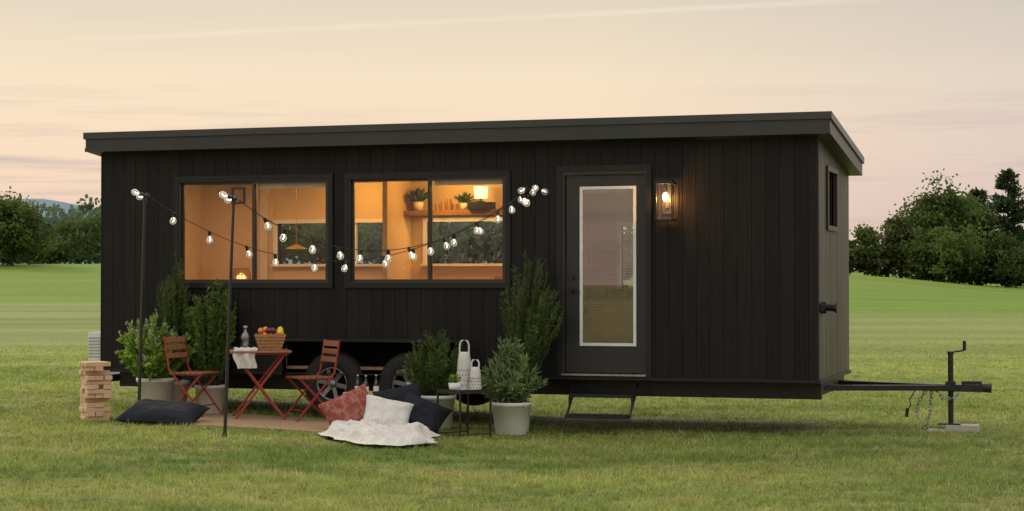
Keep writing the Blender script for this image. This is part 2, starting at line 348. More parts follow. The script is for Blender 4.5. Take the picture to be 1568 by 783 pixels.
M_ridge=mat('far_ridge',(.17,.235,.27),(.20,.26,.29),rough=1,scale=.01,spec=0)
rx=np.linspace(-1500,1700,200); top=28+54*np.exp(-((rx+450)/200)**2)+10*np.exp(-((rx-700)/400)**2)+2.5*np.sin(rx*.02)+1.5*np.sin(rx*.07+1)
V=np.concatenate([np.stack([rx,0*rx+1500,0*rx-5],1),np.stack([rx,0*rx+1700,top],1),np.stack([rx,0*rx+2200,0*rx-5],1)]); n=200; a=np.arange(n-1)
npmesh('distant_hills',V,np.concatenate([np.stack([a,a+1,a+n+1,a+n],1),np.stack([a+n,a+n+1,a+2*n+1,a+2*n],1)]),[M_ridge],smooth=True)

# ------------------------------------------------------------ tiny house
H=empty('tiny_house',tuple(TO),TR)
OPF=[(-7.127+.04,-5.222-.04,1.525,2.68),(-5.085+.04,-3.207-.04,1.525,2.68),(-2.66,-1.735,.585,2.705),(-5.82,-3.75,.0,.905)]
def strips(x0,x1,z0,z1,ops,width,gap):
    edges=[x0+i*width for i in range(int((x1-x0)/width)+1)]
    if x1-edges[-1]>.03: edges.append(x1)
    else: edges[-1]=x1
    es=set(round(e,5) for e in edges); br=sorted(es|{round(v,5) for o in ops for v in o[:2] if x0<v<x1})
    for a,b in zip(br[:-1],br[1:]):
        if b-a<.004: continue
        mid=(a+b)/2; A=a+(gap/2 if a in es else 0); B=b-(gap/2 if b in es else 0)
        if B-A<.003: continue
        segs=[(z0,z1)]
        for o in ops:
            if o[0]<mid<o[1]:
                ns=[]
                for s0,s1 in segs:
                    if o[3]<=s0 or o[2]>=s1: ns.append((s0,s1)); continue
                    if s0<o[2]: ns.append((s0,o[2]))
                    if o[3]<s1: ns.append((o[3],s1))
                segs=ns
        for s0,s1 in segs: yield A,B,s0,s1
m=MB(); rb_=random.Random(5)
for a,b,c,d in strips(-8.05,-.012,.55,3.06,OPF,.142,.0035):
    j=rb_.uniform(0,.002); m.b(a,b,j,.022,c,d)
m.obj('front_siding',[M_black],H)
RW=[(-6.95,-5.40,1.77,2.27),(-4.99,-3.3,1.77,2.27),(-2.6,-1.9,1.5,2.2)]
m=MB()
for a,b,c,d in strips(-8.04,-.06,.56,3.04,OPF,9,0): m.b(a,b,.024,.10,c,d)
for a,b,c,d in strips(-8.04,-.06,.56,2.85,RW,9,0): m.b(a,b,2.30,2.40,c,d)
m.obj('wall_core',[M_back],H)
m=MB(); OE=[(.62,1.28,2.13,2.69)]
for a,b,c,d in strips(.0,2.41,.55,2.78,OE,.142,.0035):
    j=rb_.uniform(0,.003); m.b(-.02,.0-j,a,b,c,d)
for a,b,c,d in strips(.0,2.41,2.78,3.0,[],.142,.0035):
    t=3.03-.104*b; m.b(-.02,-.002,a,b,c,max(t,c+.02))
m.m=1
for a,b,c,d in strips(.1,2.30,.56,2.84,OE,9,0): m.b(-.06,-.022,a,b,c,d)
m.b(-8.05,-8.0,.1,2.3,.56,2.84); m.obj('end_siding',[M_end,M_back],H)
m=MB()
m.b(-.012,.006,-.006,.03,.545,3.03); m.b(-8.06,-8.05,-.004,.09,.545,3.0)
m.b(-8.06,-5.82,-.018,-.004,.541,.575); m.b(-3.75,.012,-.018,-.007,.541,.575); m.b(.0065,.02,-.01,2.42,.535,.572)
m.b(-5.90,-3.70,-.03,-.004,.905,.94)
m.obj('trim',[M_trim],H)
m=MB(); 
for a,b,c,d in strips(-7.99,-.07,.62,2.86,OPF,9,0): m.b(a,b,.103,.118,max(c,.62),d)
for a,b,c,d in strips(-7.99,-.07,.62,2.84,RW,9,0): m.b(a,b,2.282,2.298,c,d)
m.b(-8.0,-7.98,.12,2.28,.62,2.84); 
for a,b,c,d in strips(.12,2.28,.62,2.84,OE,9,0): m.b(-.078,-.062,a,b,c,d)
m.m=1; m.b(-7.98,-.08,.12,2.28,2.80,2.84)
m.m=2; m.b(-7.98,-.08,.12,2.28,.60,.63)
m.m=0; m.b(-3.02,-2.98,1.2,2.28,.63,2.80)
m.b(-5.25,-5.19,1.5,2.28,.63,2.80)
m.obj('interior_shell',[M_cream,M_ceil,M_wood],H)
m=MB()
for x0,x1,z0,z1 in RW:
    m.b(x0-.045,x1+.045,2.255,2.281,z1,z1+.045); m.b(x0-.06,x1+.06,2.22,2.281,z0-.03,z0); m.b(x0-.045,x0,2.255,2.281,z0,z1); m.b(x1,x1+.045,2.255,2.281,z0,z1)
    xm=(x0+x1)/2+.25; m.b(xm-.02,xm+.02,2.285,2.33,z0,z1)
m.m=1
for x0,x1,z0,z1 in RW:
    m.add([(x0,2.35,z0),(x1,2.35,z0),(x1,2.35,z1),(x0,2.35,z1)],[(0,1,2,3)])
m.obj('rear_windows',[M_white,M_rglass],H)
m=MB(); m.m=0
m.b(-5.18,-3.03,2.02,2.28,2.34,2.40)
m.b(-5.18,-3.1,1.70,2.21,1.46,1.50); m.m=1; m.b(-5.15,-3.1,1.75,2.21,.64,1.455)
m.b(-7.9,-6.3,1.5,2.22,.64,1.05)
m.b(-7.16,-7.06,2.23,2.281,.7,2.78); m.b(-5.36,-5.26,2.23,2.281,.7,2.78)
m.m=0; m.b(-7.7,-6.9,.5,1.2,1.46,1.50)
m.m=2; m.b(-4.37,-4.07,1.97,2.12,2.402,2.485)
m.m=3
for i in range(5): m.cyl((-4.80+i*.075,2.12,2.402),(-4.80+i*.075,2.12,2.47+.03*(i%3)),.03,n=10)
for i in range(4): m.cyl((-3.9+i*.1,2.12,2.402),(-3.9+i*.1,2.12,2.50+.03*(i%2)),.03,n=10)
for i in range(5): m.cyl((-2.9+i*.2,2.1,1.36),(-2.9+i*.2,2.1,1.42+.05*(i%3)),.04,n=10)
m.cyl((-4.0,2.0,1.50),(-4.0,2.0,1.62),.05,n=12); m.cyl((-4.5,2.0,1.50),(-4.5,2.0,1.58),.07,n=12)
m.lathe([(.02,0),(.13,-.05),(.135,-.055),(.02,-.01)],(-6.25,1.3,1.99)); m.tube([(-6.25,1.3,2.79),(-6.25,1.3,1.99)],.004,5)
m.m=1; m.b(-2.95,-.2,1.8,2.22,.64,1.34)
m.m=0; m.b(-2.9,-1.0,2.05,2.22,1.95,1.98)
m.m=2; fx=-7.45
for (a,b,c,d) in [(fx-.11,fx+.07,2.52,2.54),(fx-.11,fx+.07,2.70,2.72),(fx-.11,fx-.09,2.54,2.70),(fx+.05,fx+.07,2.54,2.70)]: m.b(a,b,2.25,2.281,c,d)
m.obj('interior_furniture',[M_wood,mat('cabinet_paint',(.62,.52,.38),rough=.5),M_steel,mat('jar_brass',(.5,.28,.08),rough=.3,metal=.5)],H)
def tuft(name,c,r,nn,lf,parent,l=.12,w=.02,seed=1,up=.6):
    rng=np.random.default_rng(seed); D=rng.normal(size=(nn,3)); D[:,2]=np.abs(D[:,2])*.8+up; D/=np.linalg.norm(D,axis=1,keepdims=True)
    P=np.array(c)+D*rng.random((nn,1))*r; V,F=leafgeo(P,D,l,w,rng); return npmesh(name,V,F,[lf],rng.random(nn),parent)
M_herb=leafmat('leaves_herb',(.03,.06,.015),(.12,.19,.05))
tuft('shelf_plant',(-5.03,2.1,2.50),.10,150,M_herb,H,.10,.03,1)
tuft('shelf_plant_small',(-4.46,2.12,2.48),.08,100,M_herb,H,.08,.025,2)
m=MB(); m.lathe([(.001,0),(.05,0),(.065,.1),(.055,.1)],(-5.03,2.1,2.402)); m.lathe([(.001,0),(.04,0),(.05,.08),(.04,.08)],(-4.46,2.12,2.402)); m.obj('shelf_pots',[M_pot],H)
m=MB(); m.m=0; m.lathe([(.001,0),(.05,0),(.05,.01),(.012,.02),(.012,.06)],(-4.23,2.05,2.486)); m.m=1; m.lathe([(.001,.045),(.075,.045),(.085,.185),(.001,.185)],(-4.23,2.05,2.486))
m.obj('shelf_lamp',[M_steel,mat('lamp_shade',(.9,.7,.4),emit=(1,.66,.26),es=2.6)],H)
m=MB(); 
for k in range(18):
    a=k*2*math.pi/18; m.tube([(-6.78+.10*math.cos(a)*q,.95+.10*math.sin(a)*q,1.51+zq) for q,zq in ((.8,0),(1.05,.07),(1.05,.13),(.8,.2))],.005,4)
for zq in (0,.07,.13,.2): m.tube([(-6.78+.1*math.cos(a)*(1.05 if zq in(.07,.13) else .8),.95+.1*math.sin(a)*(1.05 if zq in(.07,.13) else .8),1.51+zq) for a in np.linspace(0,2*math.pi,19)],.006,4)
m.m=1; m.sph((-6.78,.95,1.60),.055)
m.obj('rattan_lantern',[M_wood,mat('warm_bulb',(1,.7,.3),emit=(1,.5,.14),es=2.5)],H)
def light(name,kind,loc,power,col,size=.1,parent=H,sy=None,rot=(0,0,0)):
    l=bpy.data.lights.new(name,kind); l.energy=power; l.color=col
    if kind=='AREA': l.shape='RECTANGLE'; l.size=size; l.size_y=sy or size
    else: l.shadow_soft_size=size
    o=bpy.data.objects.new(name,l); scene.collection.objects.link(o); o.location=loc; o.rotation_euler=rot
    if parent: o.parent=parent
    return o
WARM=(1,.54,.13)
light('ceiling_light','AREA',(-6.9,1.0,2.78),16,(1,.64,.34),1.3,sy=.5)
light('downlight','POINT',(-5.75,1.7,2.66),17,WARM,.06)
light('downlight_kitchen','POINT',(-4.55,1.75,2.68),15,WARM,.06)
light('downlight_sink','POINT',(-3.5,1.75,2.68),15,WARM,.06)
light('under_shelf_light','AREA',(-4.1,2.08,2.33),9,(1,.60,.20),1.8,sy=.06)
light('entry_light','AREA',(-1.7,1.2,2.78),4.0,(1,.88,.72),1.4,sy=.5)
light('lantern_light','POINT',(-6.78,.95,1.60),2.2,(1,.45,.10),.05)
def window(name,x0,x1,z0,z1,xm):
    m=MB(); m.m=0; t=.052
    m.b(x0,x1,-.022,.0,z1-t,z1); m.b(x0,x1,-.026,.0,z0,z0+t); m.b(x0,x0+t,-.021,.0,z0+t,z1-t); m.b(x1-t,x1,-.021,.0,z0+t,z1-t)
    m.m=1; a,b,c,d=x0+t-.01,x1-t+.01,z0+t-.01,z1-t+.01; q=.022
    m.b(a,b,-.012,.10,d-q,d); m.b(a,b,-.012,.10,c,c+q); m.b(a,a+q,-.012,.10,c+q,d-q); m.b(b-q,b,-.012,.10,c+q,d-q)
    for (p,r_,yy0,yy1) in ((a+q,xm+.018,.035,.06),(xm-.018,b-q,.004,.030)):
        w_=.028; m.b(p,r_,yy0,yy1,d-q-w_,d-q); m.b(p,r_,yy0,yy1,c+q,c+q+w_); m.b(p,p+w_,yy0,yy1,c+q+w_,d-q-w_); m.b(r_-w_,r_,yy0,yy1,c+q+w_,d-q-w_)
        m.m=2; ym=(yy0+yy1)/2; m.add([(p+w_,ym,c+q+w_),(r_-w_,ym,c+q+w_),(r_-w_,ym,d-q-w_),(p+w_,ym,d-q-w_)],[(0,1,2,3)]); m.m=1
    m.m=3; m.b(xm+.03,b-q-.02,.07,.085,d-.10,d-.02)
    m.obj(name,[M_trim,M_bronze,M_glass,mat('roller_shade',(.75,.66,.5),rough=.8)],H)
window('sliding_window',-7.127,-5.222,1.485,2.72,-6.169)
window('sliding_window.001',-5.085,-3.207,1.485,2.72,-4.117)
m=MB(); m.m=0
for (a,b,c,d) in [(.58,1.32,2.69,2.74),(.58,1.32,2.08,2.13),(.58,.63,2.13,2.69),(1.27,1.32,2.13,2.69)]: m.b(.0,.022,a,b,c,d)
m.m=1; m.add([(-.03,.6,2.1),(-.03,1.3,2.1),(-.03,1.3,2.7),(-.03,.6,2.7)],[(0,1,2,3)])
m.obj('end_window',[M_bronze,M_glass],H)
# door
m=MB(); m.m=0; fx0,fx1=-2.702,-1.695
m.b(fx0,fx0+.055,-.024,.0,.575,2.75); m.b(fx1-.055,fx1,-.024,.0,.575,2.75); m.b(fx0+.055,fx1-.055,-.026,.0,2.695,2.75)
m.m=1
m.b(fx0+.045,fx0+.085,-.012,.09,.60,2.69); m.b(fx1-.075,fx1-.041,-.012,.09,.60,2.69); m.b(fx0+.085,fx1-.075,-.012,.09,2.655,2.69)
D0,D1,DZ0,DZ1=-2.612,-1.775,.615,2.648; G=(-2.455,-1.868,.895,2.528)
for a,b,c,d in strips(D0,D1,DZ0,DZ1,[G],9,0): m.b(a,b,.022,.066,c,d)
m.m=2; g0,g1,g2,g3=G; t=.024
m.b(g0-.006,g1+.006,.010,.03,g3-t,g3+.006); m.b(g0-.006,g1+.006,.010,.03,g2-.006,g2+t); m.b(g0-.006,g0+t,.0101,.03,g2+t,g3-t); m.b(g1-t,g1+.006,.0101,.03,g2+t,g3-t)
m.m=3; m.add([(g0+t,.024,g2+t),(g1-t,.024,g2+t),(g1-t,.024,g3-t),(g0+t,.024,g3-t)],[(0,1,2,3)])
m.m=4; z=g2+t+.01
while z<g3-t-.01:
    m.cb(((g0+g1)/2,.047,z),(g1-g0-2*t-.004,.018,.0012),Matrix.Rotation(math.radians(6),4,'X')); z+=.0265
for q in (.2,.8): m.b(g0+(g1-g0)*q-.002,g0+(g1-g0)*q+.002,.034,.036,g2+t,g3-t)
m.b(g0+t+.002,g1-t-.002,.036,.058,g3-t-.035,g3-t)
m.m=5; m.b(fx0+.055,fx1-.055,-.045,.02,.583,.602)
m.m=6
m.cyl((-2.55,.022,1.47),(-2.55,-.03,1.47),.028,n=16); m.cyl((-2.55,.022,1.60),(-2.55,-.005,1.60),.028,n=16); m.bar((-2.555,-.035,1.47),(-2.455,-.035,1.465),.016,.014)
m.obj('door',[M_trim,mat('door_paint',(.013,.013,.015),(.018,.018,.019),rough=.4,scale=2),M_white,M_dglass,M_slat,M_alu,M_steel],H)
def slab(m,x0,x1,y0,y1,zt0,zt1,th):
    m.add([(x0,y0,zt0-th),(x1,y0,zt0-th),(x1,y1,zt1-th),(x0,y1,zt1-th),(x0,y0,zt0),(x1,y0,zt0),(x1,y1,zt1),(x0,y1,zt1)],[(3,2,1,0),(4,5,6,7),(0,1,5,4),(1,2,6,5),(2,3,7,6),(3,0,4,7)])
m=MB(); m.m=0; slab(m,-8.145,.145,-.195,2.445,3.165,2.895,.155)
m.m=1; slab(m,-8.165,.165,-.215,2.465,3.222,2.945,.072)
m.m=0; m.b(-8.15,.15,-.205,-.196,3.005,3.05)
m.obj('roof',[M_fascia,M_flash],H)
m=MB(); m.m=0
for y in (.32,2.05): m.b(-8.0,-.02,y,y+.06,.36,.545)
for i in range(14): m.b(-7.9+i*.6,-7.85+i*.6,.38,2.05,.42,.54)
m.b(-8.03,-.03,.05,2.38,.546,.56)
m.b(-.05,-.02,.38,2.05,.40,.54)
for y in (.5,1.95): m.bar(Vector((-.6,y,.46)),Vector((1.30,1.2,.455)),.10,.055)
m.bar((.9,1.2,.455),(1.52,1.2,.45),.09,.07)
m.cyl((1.48,1.2,.46),(1.60,1.2,.455),.042,.05,12); m.b(1.30,1.5,1.17,1.23,.49,.525)
m.b(-8.3,-8.03,.2,.8,.42,.5)
m.obj('chassis',[M_steel],H)
m=MB(); m.m=0; m.cyl((-5.26,.15,.43),(-5.26,2.2,.43),.04); m.cyl((-4.38,.15,.43),(-4.38,2.2,.43),.04)
for wx in (-5.26,-4.38):
    for wy,sg in ((.06,1),(2.14,1)):
        zc=.445 ; Mw=Matrix.Translation((wx,wy,zc))@Matrix.Rotation(math.radians(-90),4,'X'); m.M=Mw
        m.m=1; m.lathe([(.17,.02),(.20,-.008),(.24,-.015),(.31,-.005),(.345,.03),(.355,.08),(.355,.14),(.34,.19),(.30,.21),(.2,.205)],n=40)
        m.m=0; m.lathe([(.001,.09),(.16,.08),(.175,.02),(.178,0)],n=32)
        m.m=2; m.lathe([(.175,.012),(.18,-.004),(.17,-.006),(.162,.02)],n=32)
        m.lathe([(.001,-.005),(.035,-.005),(.045,.02),(.045,.05)],n=16)
        for k in range(6):
            a=k*math.pi/3+.2; ca,sa=math.cos(a),math.sin(a); m.bar((.04*ca,.04*sa,.03),(.168*ca,.168*sa,.012),.045,.018,up=(0,0,1))
        m.M=Matrix.Identity(4)
m.obj('wheels',[M_steel,M_rub,M_hub],H)
m=MB()
m.b(-5.82,-3.75,.32,.34,.46,.905); m.b(-5.84,-5.82,.02,.34,.55,.905); m.b(-3.75,-3.73,.02,.34,.55,.905); m.b(-5.84,-3.73,.02,.34,.905,.915)
m.obj('wheel_well',[M_back],H)
m=MB(); 
m.b(-2.52,-1.88,-.14,.10,.365,.40); m.b(-2.52,-1.88,-.36,-.13,.165,.198)
for x in (-2.53,-1.87): m.bar((x,.12,.50),(x,-.12,.38),.018,.02); m.bar((x,.02,.40),(x,-.24,.18),.018,.02); m.bar((x,-.13,.38),(x,-.13,.28),.02,.02)
m.m=1
for i in range(9): m.b(-2.50+i*.07,-2.46+i*.07,-.352,-.14,.1985,.201)
m.obj('entry_steps',[M_steel,M_rub],H)
m=MB(); m.cyl((.0,.22,1.29),(.05,.22,1.29),.06,n=16); m.cyl((.05,.22,1.29),(.14,.20,1.285),.035,n=14); m.cyl((.14,.20,1.285),(.16,.20,1.285),.05,n=14); m.b(.0,.03,.08,.32,1.25,1.33)
m.obj('power_inlet',[M_steel],H,.004)
m=MB(); m.m=0; m.b(-8.25,-8.062,.05,.34,.66,.98); m.m=1
for i in range(7): m.b(-8.24,-8.08,.044,.051,.70+i*.035,.715+i*.035)
m.obj('vent_box',[M_white,mat('grey_vent',(.4,.4,.4))],H)
# jack
J=empty('trailer_jack',tuple(T(1.19,1.2,0)),TR)
m=MB(); m.cyl((0,0,.09),(0,0,.80),.028,n=14); m.cyl((0,0,.80),(0,0,.83),.034,n=14)
m.tube([(0,0,.82),(.13,-.01,.84)],.009); m.tube([(.13,-.01,.84),(.14,-.01,.93)],.012); m.cyl((.14,-.01,.84),(.14,-.01,.94),.018,n=10)
m.b(-.13,.10,-.09,.09,.076,.09)
m.b(-.05,.05,-.05,.05,.42,.52); m.m=1; m.b(-.23,-.052,-.2,.0,.0,.03); 
m.b(-.05,.28,-.10,.12,.0,.075); m.m=0
m.obj('jack_post',[M_steel,mat('paver',(.46,.42,.37),(.36,.33,.28),rough=.9,scale=30,bump=.4)],J,.003)
C_=empty('safety_chain',tuple(T(.95,1.15,0)),TR); m=MB()
def chain(pts,r=.016):
    L_=[];
    for a,b in zip(pts[:-1],pts[1:]):
        a=Vector(a);b=Vector(b); k=max(1,int((b-a).length/.035)); L_+= [a.lerp(b,i/k) for i in range(k)]
    for i,p in enumerate(L_[:-1]):
        d=(L_[i+1]-p).normalized(); s_=d.cross(Vector((0,1,0) if i%2 else (1,0,.3))).normalized()
        m.tube([p+d*.024*math.cos(t)+s_*.015*math.sin(t) for t in np.linspace(0,2*math.pi,9)],.006,5,False)
chain([(0,0,.44),(-.08,-.03,.30),(-.10,-.04,.18),(-.05,-.05,.08)]); chain([(.05,0,.44),(.04,-.05,.2),(0,-.06,.05),(.1,-.08,.03)])
chain([(.08,-.05,.46),(.18,-.06,.34),(.30,-.06,.36),(.36,-.04,.46)])
m.m=1; m.tube([(-.12,0,.42),(-.17,-.03,.33),(-.16,-.04,.27),(-.19,-.05,.22)],.006); m.cyl((-.19,-.05,.24),(-.2,-.05,.15),.018,n=8)
m.obj('chain_links',[M_alu,M_steel],C_)
# wall lantern
W=empty('wall_lantern',tuple(T(-1.524,0,0)),TR); m=MB(); m.m=0
m.b(-.055,.055,-.018,-.003,2.24,2.56); zz0,zz1=2.18,2.54; a,b=.082,.074; yc=-.118
for sx_ in(-1,1):
    for sy_ in(-1,1): m.b(sx_*a-.006,sx_*a+.006,yc+sy_*b-.006,yc+sy_*b+.006,zz0,zz1)
m.b(-a-.012,a+.012,yc-b-.012,yc+b+.012,zz1,zz1+.022); m.b(-a-.012,a+.012,yc-b-.012,yc+b+.012,zz0-.015,zz0)
m.b(-.085,.085,yc-.07,-.019,zz1+.023,zz1+.035); m.b(-.02,.02,-.042,-.018,2.3,2.36)
m.cyl((0,yc,zz1),(0,yc,zz1-.07),.02,n=10)
m.m=1; m.sph((0,yc,2.41),.030,12,1.5)
m.obj('lantern_body',[M_steel,mat('bulb_glow',(1,.8,.5),emit=(1,.66,.30),es=14)],W)
light('lantern_light','POINT',(0,yc-.0,2.40),40.0,(1,.46,.13),.04,W)
m=MB()
for (p,q) in (((-a,yc-b),(a,yc-b)),((a,yc-b),(a,yc+b)),((-a,yc-b),(-a,yc+b))): m.add([(p[0],p[1],zz0),(q[0],q[1],zz0),(q[0],q[1],zz1),(p[0],p[1],zz1)],[(0,1,2,3)])
m.obj('lantern_glass',[glassmat('lantern_glass_m',(.97,.93,.85),1.5,0,.03)],W)

# ------------------------------------------------------------ poles + string lights
M_bulb,nt_,b_=newmat('bulb_glass'); b_.inputs['Base Color'].default_value=(.85,.84,.80,1); b_.inputs['Roughness'].default_value=.03
NN=nt_.nodes; LL=nt_.links; tr=NN.new('ShaderNodeBsdfTransparent'); ms=NN.new('ShaderNodeMixShader'); lw=NN.new('ShaderNodeLayerWeight'); lw.inputs[0].default_value=.5
mrr=NN.new('ShaderNodeMapRange'); mrr.inputs[3].default_value=.16; mrr.inputs[4].default_value=.9; LL.new(lw.outputs['Facing'],mrr.inputs[0]); LL.new(mrr.outputs[0],ms.inputs[0]); LL.new(tr.outputs[0],ms.inputs[1]); LL.new(b_.outputs[0],ms.inputs[2]); LL.new(ms.outputs[0],NN['Material Output'].inputs[0])
M_fil=mat('filament',(1,.8,.5),emit=(1,.86,.66),es=5)
def bulb(m,p,rx_,ry_):
    m.M=Matrix.Translation(p)@Matrix.Rotation(rx_,4,'X')@Matrix.Rotation(ry_,4,'Y')
    m.m=0; m.cyl((0,0,.004),(0,0,-.045),.0165,.018,12)
    m.m=1; m.lathe([(.014,-.045),(.018,-.052),(.031,-.075),(.035,-.092),(.029,-.112),(.015,-.124),(.001,-.127)],n=16)
    m.m=2; m.tube([(0,0,-.05),(.008,0,-.08),(-.004,.004,-.10)],.005,5); m.M=Matrix.Identity(4)
def pole(x,y,xt,zt):
    z=gz(x,y); e=empty('light_pole'); m=MB(); m.tube([(x,y,z-.05),((x+xt)/2,y,z+(zt-z)/2),(xt,y,zt)],[.017,.016,.013],10)
    m.cyl((x,y,z-.01),(x,y,z+.05),.030,.020,12); m.tube([(xt,y,zt-.02),(xt+.02,y-.01,zt+.03),(xt+.05,y-.01,zt+.02),(xt+.05,y-.01,zt-.02)],.005,6)
    m.cyl((xt,y,zt-.06),(xt,y,zt),.020,n=10); bulb(m,Vector((xt+.03,y-.02,zt+.0)),1.2,1.25); bulb(m,Vector((xt-.01,y-.02,zt+.01)),.6,1.9)
    m.obj('pole',[M_pole,M_bulb,M_fil],e)
pole(-3.82,18.6,-3.76,2.43); pole(-2.67,16.9,-2.59,2.32)
def strand(name,A,B,sag,nb,lowbias=.5,seed=0):
    r=random.Random(seed); A=Vector(A);B=Vector(B); e=empty(name); m=MB(); n=60
    def f(t):
        q=t**(math.log(.5)/math.log(lowbias)); return A.lerp(B,t)-Vector((0,0,sag*4*q*(1-q)))
    m.m=0; m.tube([f(i/n) for i in range(n+1)],.0045,6)
    for i in range(nb):
        p=f((i+.9+r.uniform(-.12,.12))/(nb+.6)); bulb(m,p,r.uniform(-.4,.4),r.uniform(-.4,.4))
    m.obj('cable_and_bulbs',[M_steel,M_bulb,M_fil],e)
anch=T(-2.93,-.03,2.57)
strand('string_lights',(-3.74,18.6,2.44),anch,.74,11,.50,1)
strand('string_lights',(-2.55,16.9,2.32),anch,.58,12,.48,2)
e=empty('string_lights'); m=MB(); ra_=random.Random(9)
pts=[T(-3.12,-.06,2.50),T(-3.02,-.05,2.55),anch,T(-2.9,-.05,2.53),T(-2.97,-.06,2.46),T(-3.05,-.05,2.44)]
m.m=0; m.tube(pts,.005,6)
for p in [T(-3.1,-.07,2.49),T(-3.0,-.06,2.54),T(-2.92,-.06,2.57),T(-2.89,-.07,2.52),T(-2.98,-.08,2.45),T(-3.06,-.08,2.44),T(-2.95,-.08,2.56)]:
    bulb(m,p,ra_.uniform(-1,1),ra_.uniform(-1.2,1.2))
m.obj('bulb_bundle',[M_steel,M_bulb,M_fil],e)

# ------------------------------------------------------------ plants
def pot(m,x,y,z,rt,h):
    m.m=0; m.lathe([(.001,0),(rt*.74,0),(rt*.78,.01),(rt*.96,h*.88),(rt*1.03,h*.885),(rt*1.04,h),(rt*.96,h),(rt*.94,h*.9)],(x,y,z),32)
    m.m=1; m.lathe([(rt*.93,h*.9),(.001,h*.92)],(x,y,z),20)
def plant(name,x,y,top,rad,ph,pr,lf,seed,nst=60,nlf=70,ll=.035,lw=.006,shape='vase',stem0=.1,droop=0,flower=0,outd=.7,dx=0):
    rng=np.random.default_rng(seed); z=gz(x,y); e=empty(name); m=MB(); pot(m,x,y,z,pr,ph); m.obj('pot',[M_pot,M_soil],e)
    zb=z+ph*.9; Hh=top-zb; P=[];D=[];t_=[]; ms=MB(); FP=[];FD=[]
    for i in range(nst):
        a=rng.random()*6.283; rr_=math.sqrt(rng.random()); u=rr_
        if shape=='vase': R=rad*u; hz=Hh*(1-.28*u*u)*(.70+.38*rng.random())
        else: R=rad*u*(.85+.3*rng.random()); hz=Hh*math.sqrt(max(1-.80*u*u,.05))*(.70+.38*rng.random())
        ca,sa=math.cos(a),math.sin(a); bx,by=x+ca*pr*.5*u,y+sa*pr*.5*u
        ts=np.linspace(0,1,8); wob=rng.normal(size=2)*.02
        pw=1.25 if shape=='vase' else .75
        C=np.stack([bx+dx*ts+(ca*R-ca*pr*.5*u)*ts**pw+wob[0]*np.sin(ts*5),by+(sa*R-sa*pr*.5*u)*ts**pw+wob[1]*np.sin(ts*5),zb+hz*ts-droop*ts**3*u],1)
        ms.tube([tuple(c) for c in C],[.004]*4+[.003]*4,4,False)
        tt=stem0+(1-stem0)*rng.random(nlf)
        Q=np.stack([np.interp(tt,ts,C[:,k]) for k in range(3)],1)+rng.normal(size=(nlf,3))*.006
        tang=C[-1]-C[3]; tang/=np.linalg.norm(tang)
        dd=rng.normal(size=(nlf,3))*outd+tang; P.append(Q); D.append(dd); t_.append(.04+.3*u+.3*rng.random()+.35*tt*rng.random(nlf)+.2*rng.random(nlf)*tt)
        if flower and rng.random()<flower:
            k=24; f0=C[-1]; up=tang+np.array([0,0,.6]); up/=np.linalg.norm(up); s=rng.random(k)
            FP.append(f0+up*s[:,None]*.09+rng.normal(size=(k,3))*.005); FD.append(rng.normal(size=(k,3)))
    P=np.concatenate(P);D=np.concatenate(D); n=len(P)
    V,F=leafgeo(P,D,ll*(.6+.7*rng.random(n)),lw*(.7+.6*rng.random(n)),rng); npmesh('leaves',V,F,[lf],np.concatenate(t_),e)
    ms.obj('stems',[M_stem],e)
    if FP:
        P=np.concatenate(FP);D=np.concatenate(FD); V,F=leafgeo(P,D,.015,.012,rng); npmesh('flowers',V,F,[M_fl],rng.random(len(P)),e)
M_fl=leafmat('flower_petals',(.32,.30,.30),(.58,.55,.56))
M_ros=leafmat('leaves_rosemary',(.020,.038,.012),(.15,.21,.058),.3)
M_box=leafmat('leaves_boxwood',(.026,.050,.013),(.16,.25,.055),.3)
M_mint=leafmat('leaves_mint',(.065,.12,.022),(.30,.44,.075),.35)
M_sage=leafmat('leaves_sage',(.06,.10,.035),(.28,.37,.15),.3)
plant('rosemary_shrub',.06,18.62,1.76,.31,.30,.14,M_ros,31,nst=85,nlf=110,ll=.05,lw=.010,stem0=.3,outd=.45,dx=.14)
plant('rosemary_shrub',-3.70,19.93,1.78,.17,.35,.16,M_ros,32,nst=60,nlf=110,ll=.05,lw=.011,stem0=.25,outd=.45)
plant('boxwood_shrub',-3.27,19.72,1.54,.30,.32,.17,M_box,33,nst=60,nlf=100,ll=.045,lw=.022,shape='vase',stem0=.12,outd=.6)
plant('rosemary_shrub',-.78,18.75,1.03,.32,.35,.20,M_ros,34,nst=120,nlf=80,ll=.05,lw=.011,shape='round',stem0=.1,outd=.6)
plant('sage_plant',-.01,18.28,.96,.28,.33,.2,M_sage,35,nst=80,nlf=42,ll=.085,lw=.018,shape='round',droop=.10,stem0=.1,outd=.6)
plant('flowering_mint',-3.84,19.6,1.18,.40,.40,.2,M_mint,36,nst=80,nlf=44,ll=.075,lw=.042,shape='round',droop=.05,stem0=.15,flower=.45,outd=.8)

# ------------------------------------------------------------ block tower
bx,by=-4.30,18.8; e=empty('stacked_block_tower',(bx,by,gz(bx,by)),math.radians(28)); m=MB(); r=random.Random(4)
M_blk=mat('block_wood',(.66,.45,.28),(.50,.31,.17),rough=.6,scale=5,stretch=(1,6,6),island=.6)
for i in range(13):
    hh=.0465; miss=r.choice([None,None,0,2,1]) if 1<i<12 else None
    for k in (-1,0,1):
        if miss is not None and k==miss-1: continue
        ro=Matrix.Rotation((math.pi/2 if i%2 else 0)+r.uniform(-.05,.05),4,'Z'); m.M=ro
        m.cb((r.uniform(-.025,.025),k*.086,i*hh+hh/2),(.262,.081,hh-.002))
m.M=Matrix.Identity(4)
m.obj('blocks',[M_blk],e,.003)
